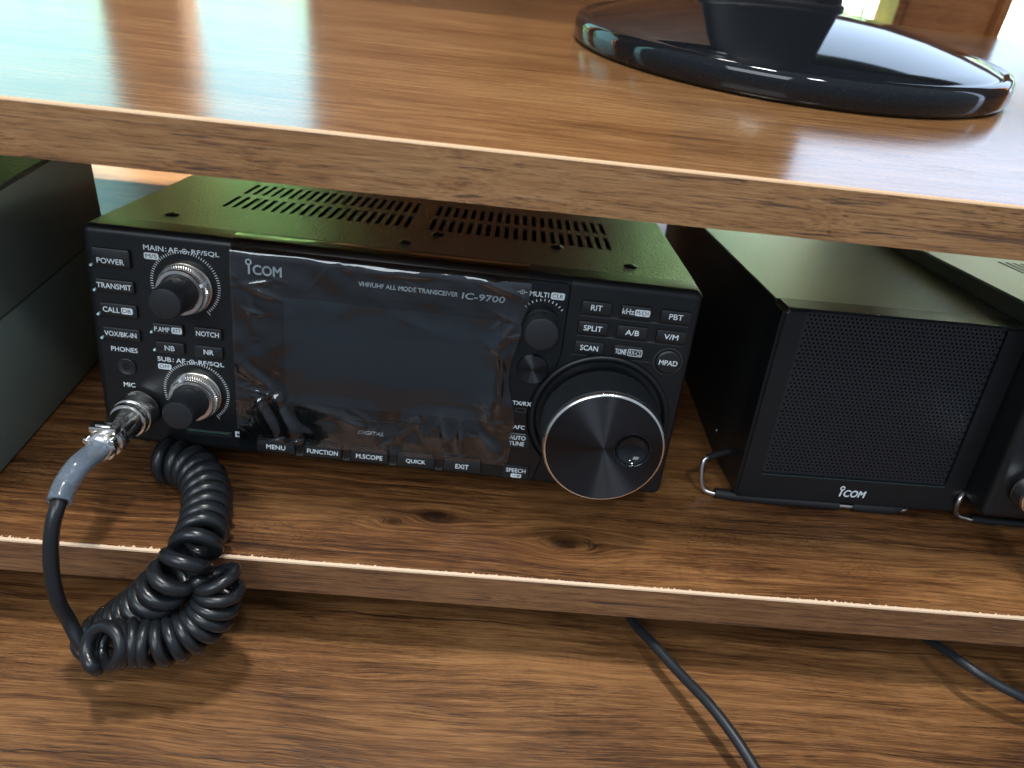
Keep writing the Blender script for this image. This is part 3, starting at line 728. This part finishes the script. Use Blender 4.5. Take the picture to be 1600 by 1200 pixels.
    for j in range(15):
        s_ = j/14; ring = []
        for q in range(N):
            a = 2*math.pi*q/N; pin = Vector((cxh+rh*math.cos(a), czh+rh*math.sin(a)))
            # outer point in the same direction from the crater centre
            d = Vector((math.cos(a), math.sin(a))); o_ = Vector((cxh, czh)); bq = o_.dot(d); rad = -bq+math.sqrt(bq*bq-(o_.dot(o_)-22.7**2))
            pt = pin.lerp(o_+d*rad, s_); ring.append(bm.verts.new((pt.x, -25.75, pt.y)))
        rings.append(ring)
    for a_, b_ in zip(rings, rings[1:]):
        for q in range(N): bm.faces.new((a_[q], a_[(q+1) % N], b_[(q+1) % N], b_[q]))
    obj('dial_face', bm, M_spun, dial, label='black spun metal face')
    bm = bmesh.new(); lathe(bm, [(25.75, 7.6), (26.1, 7.4), (26.1, 7.1), (25.6, 6.8), (24.6, 6.3), (23.6, 5.2), (22.8, 3.6), (22.5, 1.8), (22.45, .01)], cxh, czh, 48, cap=False)
    obj('finger_crater', bm, M_mon, dial, smooth=60)
    # feet and tilt legs
    for x in (30, RW-30):
        bm = bmesh.new(); lathe(bm, [(-9.5, 8), (-9, 8.5), (.8, 8.5)], x, 32, 24, 'Z'); obj('foot', bm, M_rubberfoot, t, rot=(0, 0, 0), smooth=40)
    return t
RT = 0.13942
radio = make_radio('transceiver', 'black radio with a film covered screen and large spun metal dial', (-21.57, -4.51, 12.65), (-RT, 0, -.02931))

# copy for the second radio at the right border
def dup(o, parent=None):
    c = o.copy(); C.objects.link(c)
    if parent: c.parent = parent
    for ch in list(o.children): dup(ch, c)
    return c
radio2 = dup(radio); radio2['label'] = 'black radio cut off by the right border of the photo, beside the speaker'
radio2.location = Vector((364.3, -10.5, 14.9))*MM; radio2.rotation_euler = (-.148, 0, .025)

# protective film over the fascia of the first radio (lies on it: a thing of its own)
def film():
    bm = bmesh.new(); NX, NZ = 230, 190; x0, x1 = 57.6, 171.3; z0, z1 = 9.2, 101.0
    def crease(x, z):
        v = 0
        for (ax, az, bx, bz, w, h) in CR:
            dx, dz = bx-ax, bz-az; L2 = dx*dx+dz*dz; tt = max(0, min(1, ((x-ax)*dx+(z-az)*dz)/L2))
            d = math.hypot(x-ax-tt*dx, z-az-tt*dz)
            v += h*math.exp(-(d/w)**1.3)*(math.sin(math.pi*min(1, tt*.9+.1)) if 0 < tt < 1 else .4)
        return v
    rnd = random.Random(11); CR = [(66, 30, 74, 11, 2.2, 2.2), (74, 30, 82, 11, 1.6, 2.6), (72, 31, 78, 28, 3, 1.6), (84, 28, 100, 25, 2, .9), (60, 44, 75, 32, 2.2, .9),
        (128, 25, 134, 28, 2, .9), (142, 30, 146, 12, 1.8, 1.6), (150, 28, 152, 12, 1.5, 1.8), (164, 68, 166, 30, 1.4, 1.1), (168, 74, 160, 60, 1.6, .9),
        (62, 78, 80, 72, 1.0, .7), (64, 74, 66, 56, 1.0, .6), (120, 72, 160, 58, 3, .5), (110, 88, 150, 91, 1.6, .9), (150, 91, 170, 85, 1.5, 1.1), (158, 24, 168, 12, 2, 1.3), (100, 24, 112, 20, 2.5, .9)]
    for _ in range(40):
        ed = rnd.random()
        if ed < .4: ax, az = rnd.uniform(60, 168), rnd.uniform(11, 26)
        elif ed < .6: ax, az = rnd.uniform(158, 169), rnd.uniform(20, 80)
        elif ed < .8: ax, az = rnd.uniform(59, 74), rnd.uniform(20, 78)
        else: ax, az = rnd.uniform(60, 168), rnd.uniform(78, 90)
        a = rnd.uniform(0, math.pi); L = rnd.uniform(4, 18); CR.append((ax, az, ax+L*math.cos(a), az+L*math.sin(a), rnd.uniform(.35, .8), rnd.uniform(.2, .75)))
    G_ = []
    for j in range(NZ+1):
        row = []
        for i in range(NX+1):
            u, w = i/NX, j/NZ
            xr = x1+(1.4*math.sin(w*9)-2.2*math.exp(-((w-.45)/.12)**2))*(w < .9); x = x0+(xr-x0)*u
            s = z0+(z1-z0)*w
            edge = min(1, max(0, 1-min((x-70)/16, (166-x)/12, (s-20)/14, (86-s)/24)))     # 0 in the flat middle of the screen
            edge = max(.0, edge)
            low = .6*noise.noise(Vector((x*.045, s*.045, 2)))+.25*noise.noise(Vector((x*.12, s*.12, 5)))
            h = 1.5+edge*(.45+low*1.3)+max(.04, edge)*crease(x, s)+.10*low
            h = max(h, .35)
            if s < 89: y, z = -1.4-h, s
            else:      # rolls back over the rounded shoulder onto the top of the panel
                rr = 4.3+h*.35; a = min((s-89)/5.2, math.pi/2); ext = max(0, (s-89)-5.2*math.pi/2)
                y, z = 3.0-rr*math.cos(a)-.2+ext, 90.2+rr*math.sin(a)
                k = min(1, (s-89)/2); y = (1-k)*(-1.4-h)+k*y
                if a >= math.pi/2: z += .25+.25*low
            row.append(bm.verts.new((x, y, z)))
        G_.append(row)
    for j in range(NZ):
        for i in range(NX): bm.faces.new((G_[j][i], G_[j][i+1], G_[j+1][i+1], G_[j+1][i]))
    o = obj('protective_film', bm, M_film, smooth=180)
    o.location = radio.location; o.rotation_euler = radio.rotation_euler
    return tag(o, 'crinkled clear plastic film stuck over the screen of the radio', 'plastic film')
film()

# ------------------------------------------------------------------ microphone plugs and coiled cord
def plug(parent, L=0):
    seg = [('coupling_nut', [(1.4, 7.9), (2.0, 8.3), (8.6, 8.3), (9.2, 7.9), (9.4, 7.3)], M_chrome, True),
           ('collar', [(9.4, 7.2), (10.0, 7.6), (11.6, 7.7), (12.6, 7.2), (12.8, 6.6)], M_chrome, False),
           ('barrel', [(12.8, 6.5), (24.5, 6.1), (25.2, 5.8)], M_chrome, False),
           ('end_collar', [(25.2, 6.3), (26, 6.7), (28.6, 6.7), (29.6, 6.2), (30, 5.2), (32.5, 5.0), (33, 5.7), (34.6, 5.7), (35.4, 5.0), (36, 3.8)], M_chrome, False)]
    body = None
    for nm, pr, m, kn in seg:
        bm = bmesh.new()
        if kn:
            z = [p for p in pr]; pr = [z[0], z[1]]+[(2.4+i*.65, 8.3) for i in range(10)]+z[3:]
            lathe(bm, pr, 0, 0, 120, mod=lambda q, i: (1-.03*((q+i) % 2)) if 2 <= i < 12 else 1)
        else: lathe(bm, pr, 0, 0, 64)
        o = obj(nm, bm, m, body or parent, smooth=35 if not kn else 25)
        if body is None: body = o
    for s, a in ((1, 35), (-1, 35), (1, 150)):
        c = Vector((math.cos(R(a))*s*5.6, -34, math.sin(R(a))*s*5.6)); bm = bmesh.new(); lathe(bm, [(-1.5, 1.3), (1.2, 1.3), (1.6, .9)], 0, 0, 14)
        bmesh.ops.translate(bm, vec=c, verts=bm.verts[:]); obj('clamp_screw', bm, M_chrome, body, smooth=40)
    bm = bmesh.new(); add_box(bm, -5.2, 5.2, -32, -27, 4.2, 7.4, bev=.8); add_box(bm, -3, 3, -31, -28, 7.2, 8.2, bev=.4); obj('clamp_saddle', bm, M_chrome, body, smooth=35)
    return body
Rr = Matrix.Translation(Vector((-21.57, -4.51, 12.65))) @ (Matrix.Rotation(-.02931, 4, 'Z') @ Matrix.Rotation(-RT, 4, 'X'))
cord = thing('microphone_cable', 'black coiled microphone cord hanging over the shelf edge from the film covered radio', 'cable')
pl = plug(cord); Mp = Rr @ Matrix.Translation((16.6, 0, 17.4)); Mp.translation = Mp.translation*MM; pl.matrix_local = Mp
pl.name = 'plug_nut'
pe = (Rr @ Vector((16.6, -35, 17.4)))
S = [tuple(pe), (-6.2, -51, 38.2), (-8.5, -58, 34.5), (-8.2, -66, 31), (-9.2, -71, 24), (-9.4, -76, 12), (-8.0, -80, 0), (-5.5, -81, -10), (-2.0, -84, -16), (1.5, -86, -20.0), (5.0, -88.5, -21.5)]
path = catmull(S, 8)
sl = path[0:23]
bm = bmesh.new(); tube(bm, sl, 4.1, 20, caps=False)
for f in bm.faces: pass
sleeve_out = obj('strain_sleeve', bm, M_sleeve, cord, smooth=180, label='translucent bluish plastic sleeve')
m_ = sleeve_out.modifiers.new('wall', 'SOLIDIFY'); m_.thickness = .9*MM; m_.offset = -1
# coil centre line
clA = [(9.5, -91, -10.5), (13, -86.5, -14), (20, -84, -15.5), (28, -83.2, -15.5), (37, -79, -13.5), (43, -74.5, -8.5), (45.8, -71, -1.5), (45.2, -68.8, 3), (43, -67, 6)]
clB = [(-5.5, -71.5, -37), (-2, -72, -31), (5, -70, -25), (12, -69.5, -18), (20.5, -70, -8), (28, -70, 2.5), (33.6, -66.5, 9.6), (35.5, -58, 11.6), (34.3, -48, 10.8), (31.8, -38, 10.5), (28.5, -29, 10.3), (23, -20, 10.2), (15, -14, 10), (7, -12, 9.8), (3, -11, 9.7)]
CLA = catmull(clA, 14); CLB = catmull(clB, 14)
def helix(line, rad, pitch_fn, steps=22):
    acc = [0]
    for a, b in zip(line, line[1:]): acc.append(acc[-1]+(b-a).length)
    L = acc[-1]; pts = []
    def at(s):
        s = max(0, min(L, s)); lo = 0
        import bisect
        i = max(0, min(len(line)-2, bisect.bisect_right(acc, s)-1)); t = (s-acc[i])/(acc[i+1]-acc[i])
        return line[i].lerp(line[i+1], t)
    t0 = (at(.5)-at(0)).normalized(); u = Vector((0, 0, -1)); u = (u-t0*u.dot(t0)).normalized(); s = 0; ang = 0
    while s < L:
        t = (at(s+1.2)-at(s-1.2)).normalized(); u = (u-t*u.dot(t)).normalized(); w = t.cross(u)
        pts.append(at(s)+(u*math.cos(ang)+w*math.sin(ang))*rad)
        ang += 2*math.pi/steps; s += pitch_fn(s/L)/steps
    return pts, at
hA, _ = helix(CLA, 7.2, lambda f: 4.7)
hB, _ = helix(CLB, 7.3, lambda f: 6.0 if f < .25 else (6.9 if f < .6 else 6.2))
lead = path[16:]
mid = catmull([lead[-1], lead[-1].lerp(hA[0], .5)+Vector((1.5, -1.2, -1.8)), hA[0]], 8)[1:-1]
link = catmull([hA[-1], Vector((41, -62, -4)), Vector((31, -62, -11)), Vector((20, -63, -15)), Vector((8, -64.5, -22)), Vector((-3, -66, -33)), hB[0]], 8)[1:-1]
tail = catmull([hB[-1], hB[-1]+Vector((3, 6, -2)), Vector((14, 14, 4)), Vector((22, 60, 4))], 6)[1:]
full = lead+mid+hA+link+hB+tail
n1, n2, n3 = len(lead+mid), len(lead+mid+hA), len(lead+mid+hA+link)
full = [full[0]]+[(full[i-1]+full[i]*2+full[i+1])/4 for i in range(1, len(full)-1)]+[full[-1]]
def wire_r(i):
    if i < n1: return 2.6
    if i < n2: return max(2.3, 2.6-.02*(i-n1))
    if i < n3: return 2.3
    return min(2.8, 2.3+.01*(i-n3))
bm = bmesh.new(); tube(bm, full, wire_r, 12); obj('coiled_cord', bm, M_cord, cord, smooth=180)

cord2 = thing('microphone_plug', 'metal microphone plug in the radio cut off by the right border', 'plug')
pl2 = plug(cord2)
Rr2 = Matrix.Translation(Vector((364.3, -10.5, 14.9))) @ (Matrix.Rotation(.025, 4, 'Z') @ Matrix.Rotation(-.148, 4, 'X'))
Mp = Rr2 @ Matrix.Translation((14.8, 0, 17.4)) @ Matrix.Rotation(.05, 4, 'X'); Mp.translation = Mp.translation*MM; pl2.matrix_local = Mp; pl2.name = 'plug_nut'
p2 = Rr2 @ Vector((14.8, -35, 17.4))
bm = bmesh.new(); tube(bm, catmull([p2, p2+Vector((0, -9, -2)), p2+Vector((1, -17, -10)), p2+Vector((3, -22, -24)), p2+Vector((8, -24, -50)), p2+Vector((16, -22, -76))], 8), 2.9, 14); obj('cable', bm, M_cord, cord2, smooth=180)

# ------------------------------------------------------------------ loudspeaker
SW, SH, SD = 108, 92.75, 215
sp = thing('speaker', 'black box speaker with perforated grille and white logo', 'speaker', (256.7, 1.55, 5.0), (-.133, 0, .020))
bm = bmesh.new(); add_box(bm, 0, SW, 0, 13, 0, SH); ve = [e for e in bm.edges if abs(e.verts[0].co.y-e.verts[1].co.y) > 5]
bmesh.ops.bevel(bm, geom=ve, offset=2.0, segments=3, affect='EDGES'); fe = [e for e in bm.edges if all(v.co.y < .01 for v in e.verts)]
bmesh.ops.bevel(bm, geom=fe, offset=1.3, segments=3, affect='EDGES')
# open the front for the grille: delete the big front face and rebuild it with a rounded opening
bm.faces.ensure_lookup_table(); ff = max((f for f in bm.faces if abs(f.normal.y) > .99 and f.calc_center_median().y < .1), key=lambda f: f.calc_area())
outer = [v for v in ff.verts]; bmesh.ops.delete(bm, geom=[ff], context='FACES_ONLY')
op = rrect(53.4, 52.9, 87.6, 78.4, 2.2, 4)
inn = [bm.verts.new((x, 0, z)) for x, z in op]; dp = [bm.verts.new((x, 1.6, z)) for x, z in op]
ni = len(inn)
for i in range(ni): bm.faces.new((inn[i], inn[(i+1) % ni], dp[(i+1) % ni], dp[i]))
eo = [bm.edges.get((outer[i], outer[(i+1) % len(outer)])) for i in range(len(outer))]; ei = [bm.edges.get((inn[i], inn[(i+1) % ni])) for i in range(ni)]
bmesh.ops.bridge_loops(bm, edges=eo+ei)
obj('front_bezel', bm, M_plastic, sp, smooth=35)
bm = bmesh.new(); bm.faces.new([bm.verts.new((x, 3.2, z)) for x, z in rrect(53.4, 52.9, 88, 78.8, 2.2)]); obj('speaker_cloth', bm, M_groove, sp, recalc=False)
def grille():   # sheet with real round holes: hexagonal holes on a staggered grid
    bm = bmesh.new(); px_, pz_ = 2.0, 1.73; r = .58; x0, x1, z0, z1 = 9.7, 97.1, 13.8, 92.0
    nz = int((z1-z0)/pz_); VV = {}
    def vert(x, z):
        x = min(max(x, x0), x1); z = min(max(z, z0), z1); k = (round(x, 3), round(z, 3))
        if k not in VV: VV[k] = bm.verts.new((x, 1.2, z))
        return VV[k]
    for j in range(nz+1):
        off = (j % 2)*px_/2
        for i in range(int((x1-x0)/px_)+1):
            cx = x0+i*px_+off; cz = z0+.2+j*pz_
            # hexagonal cell around the hole
            H = [(cx+px_/math.sqrt(3)*math.cos(R(30+60*k)), cz+px_/math.sqrt(3)*math.sin(R(30+60*k))) for k in range(6)]
            if cx > x1 or cz > z1: continue
            hv = [vert(*h) for h in H]
            inside = x0+1 < cx < x1-1 and z0+1 < cz < z1-1
            if inside:
                iv = [bm.verts.new((cx+r*math.cos(R(30+60*k)), 1.2, cz+r*math.sin(R(30+60*k)))) for k in range(6)]
                iw = [bm.verts.new((cx+r*math.cos(R(30+60*k)), 1.75, cz+r*math.sin(R(30+60*k)))) for k in range(6)]
                for k in range(6):
                    q = (hv[k], hv[(k+1) % 6], iv[(k+1) % 6], iv[k])
                    if len(set(q)) == 4:
                        try: bm.faces.new(q)
                        except ValueError: pass
                    bm.faces.new((iv[k], iv[(k+1) % 6], iw[(k+1) % 6], iw[k]))
            else:
                u = []
                for q in hv:
                    if q not in u: u.append(q)
                if len(u) > 2:
                    try: bm.faces.new(u)
                    except ValueError: pass
    return bm
obj('grille', grille(), simple('grille_steel_paint', (.012, .014, .018, 1), .38), sp, recalc=False)
obj('bezel_lip', box(10, 97, -.12, .05, 13.3, 13.7), simple('bezel_lip_sheen', (.03, .055, .06, 1), .3), sp)
bm = bmesh.new(); logo(bm, 54.6, 6.3, 12.6, -.06, .12); obj('logo', bm, M_white, sp, recalc=False)
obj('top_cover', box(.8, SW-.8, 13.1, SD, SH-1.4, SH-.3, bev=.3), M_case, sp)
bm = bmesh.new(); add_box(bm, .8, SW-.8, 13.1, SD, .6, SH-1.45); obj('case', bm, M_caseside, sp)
bm = bmesh.new(); lathe(bm, [(0, 2.1), (.6, 1.9), (1.0, 1.0)], 0, 0, 16); bmesh.ops.rotate(bm, cent=(0, 0, 0), matrix=Matrix.Rotation(R(-90), 3, 'Z'), verts=bm.verts[:]); bmesh.ops.translate(bm, vec=(.8, 42.6, 11.5), verts=bm.verts[:]); obj('screw', bm, M_screw, sp, smooth=40)
spM = Matrix.Translation(Vector((256.7, 1.55, 5.0))) @ Matrix.Rotation(.020, 4, 'Z') @ Matrix.Rotation(-.133, 4, 'X'); spI = spM.inverted()
def wire_stand(parent, inv, P, name='wire_stand'):
    pts = [inv @ Vector(p) for p in P]
    st = obj(name, tube(bmesh.new(), catmull(pts, 6), 1.15, 12), M_wire, parent, smooth=180); return st
def px(u, v, axis, val):     # construction help: where a sight line meets a plane (used once to size the stand)
    d = (_r*((u-800)/CF)+_d*((v-600)/CF)+_f); c = Vector((CX, CY, CZ)); i = 'xyz'.index(axis); return c+d*((val-c[i])/d[i])
WSX = 253.0
A1 = Vector((WSX-3.8, 14, 19)); 
ws = wire_stand(sp, spI, [(258, 21, 17), (247, 15, 17.5), (242, 12, 16.5), (242.3, 9.6, 9), (244.2, 8.2, 3.4), (247, 7, 2.2), (253, 5.8, 2.2), (270, 5, 2.4), (308, 5, 2.4), (335, 5, 2.4), (343, 8, 2.6), (345, 20, 2.8), (345, 40, 3)])
bm = bmesh.new(); tube(bm, [spI @ Vector(p) for p in [(249.5, 6.4, 2.5), (258, 5.4, 2.6), (280, 5, 2.7), (308, 5, 2.7)]], 2.5, 12); tube(bm, [spI @ Vector(p) for p in [(315, 5, 2.7), (334, 5, 2.7), (343, 8, 2.8), (345, 30, 2.9)]], 2.5, 12)
tube(bm, [spI @ Vector(p) for p in [(258, 21, 17), (247, 15, 17.5), (243.6, 13, 17.1)]], 1.7, 12)
obj('rubber_sleeve', bm, M_rubberfoot, ws, smooth=60)
for x in (18, 90):
    bm = bmesh.new(); lathe(bm, [(-4.5, 6), (.5, 6)], x, 190, 20, 'Z'); obj('foot', bm, M_rubberfoot, sp)
inv2 = Rr2.inverted()
X2 = 362.5
ws2 = wire_stand(radio2, inv2, [(374, 10, 17), (364, 5, 15.5), (361.5, 2.8, 12.5), (364, 4.4, 6), (366.5, 5, 2.6), (371, 4.4, 1.8), (380, 3.6, 1.7), (440, 3.6, 1.7), (600, 3.6, 1.7)])
bm = bmesh.new(); tube(bm, [inv2 @ Vector(p) for p in [(373.5, 4, 2.0), (382, 3.5, 2.0), (440, 3.5, 2.0), (590, 3.5, 2.0)]], 1.9, 12)
obj('rubber_sleeve', bm, M_rubberfoot, ws2, smooth=60)

# ------------------------------------------------------------------ grey box on the left
bx = thing('equipment_box', 'tall dark grey metal box left of the film covered radio', 'box', (-61, 0, 0))
bm = bmesh.new(); add_box(bm, -239, 0, -42, 103, 1, 59.2, bev=.8); obj('case', bm, M_box, bx, smooth=40)
bm = bmesh.new(); add_box(bm, -239, .25, -42, 103, 59.8, 106.6, bev=1.2); lid = obj('lid', bm, M_box, bx, smooth=40)
obj('lid_top', box(-236, -2.2, -39, 100, 106.6, 107.3, bev=.3), M_boxtop, lid)

# ------------------------------------------------------------------ monitor
mo = thing('monitor', 'computer monitor on a round glossy black stand on the desktop', 'monitor', (285.5, 188.5, 162.25))
bm = bmesh.new(); lathe(bm, [(0, 112.6), (1, 114.3), (3, 115.2), (9.5, 115), (12, 114), (13.2, 112.6), (13.6, 110.8), (12.6, 109), (12.5, 108), (13.4, 106.6), (15.6, 99.5), (18.6, 88), (22.4, 70), (25.4, 50), (27.2, 28), (27.8, .01)], 0, 0, 160, 'Z')
obj('round_foot', bm, M_mon, mo, smooth=40)
bm = bmesh.new(); lathe(bm, [(22, 43.5), (28.4, 43), (29.4, 42), (29.8, 40.6), (32, 40), (60, 39.6), (150, 39), (240, 39)], -6, 23, 80, 'Z')
for v in bm.verts: v.co.y = 23+(v.co.y-23)*.26; v.co.x = -6+42*math.copysign(abs((v.co.x+6)/43.5)**.7, v.co.x+6)
obj('neck', bm, M_matteblack, mo, smooth=40)
obj('screen', box(-260, 260, 19, 57, 120, 440, bev=6), M_matteblack, mo, smooth=40)
obj('display', box(-250, 250, 18.6, 18.95, 132, 430), M_lcd, mo)

# ------------------------------------------------------------------ loose cables
def cable(name, label, pts, r):
    return tag(obj(name, tube(bmesh.new(), catmull(pts, 10), r, 14), M_cable, smooth=180), label, 'cable', None)
cable('cable', 'thin black cable running from under the lower shelf to the bottom border', [(204, -8, -39), (209.5, -28, -38.5), (213.5, -40, -37.5), (218, -50, -35), (227, -65, -34), (236.5, -81, -32), (243.5, -93.5, -32.5), (249, -104, -34.5), (254, -114, -37), (260, -128, -39.3)], 2.15)
cable('cable', 'thin black cable under the lower shelf at the right border', [(338, -15, -38), (344, -32, -36), (349.5, -47, -31), (355, -58, -28.5), (363.5, -64, -29.7), (372, -68, -31), (384, -72, -34), (400, -75, -37)], 2.1)
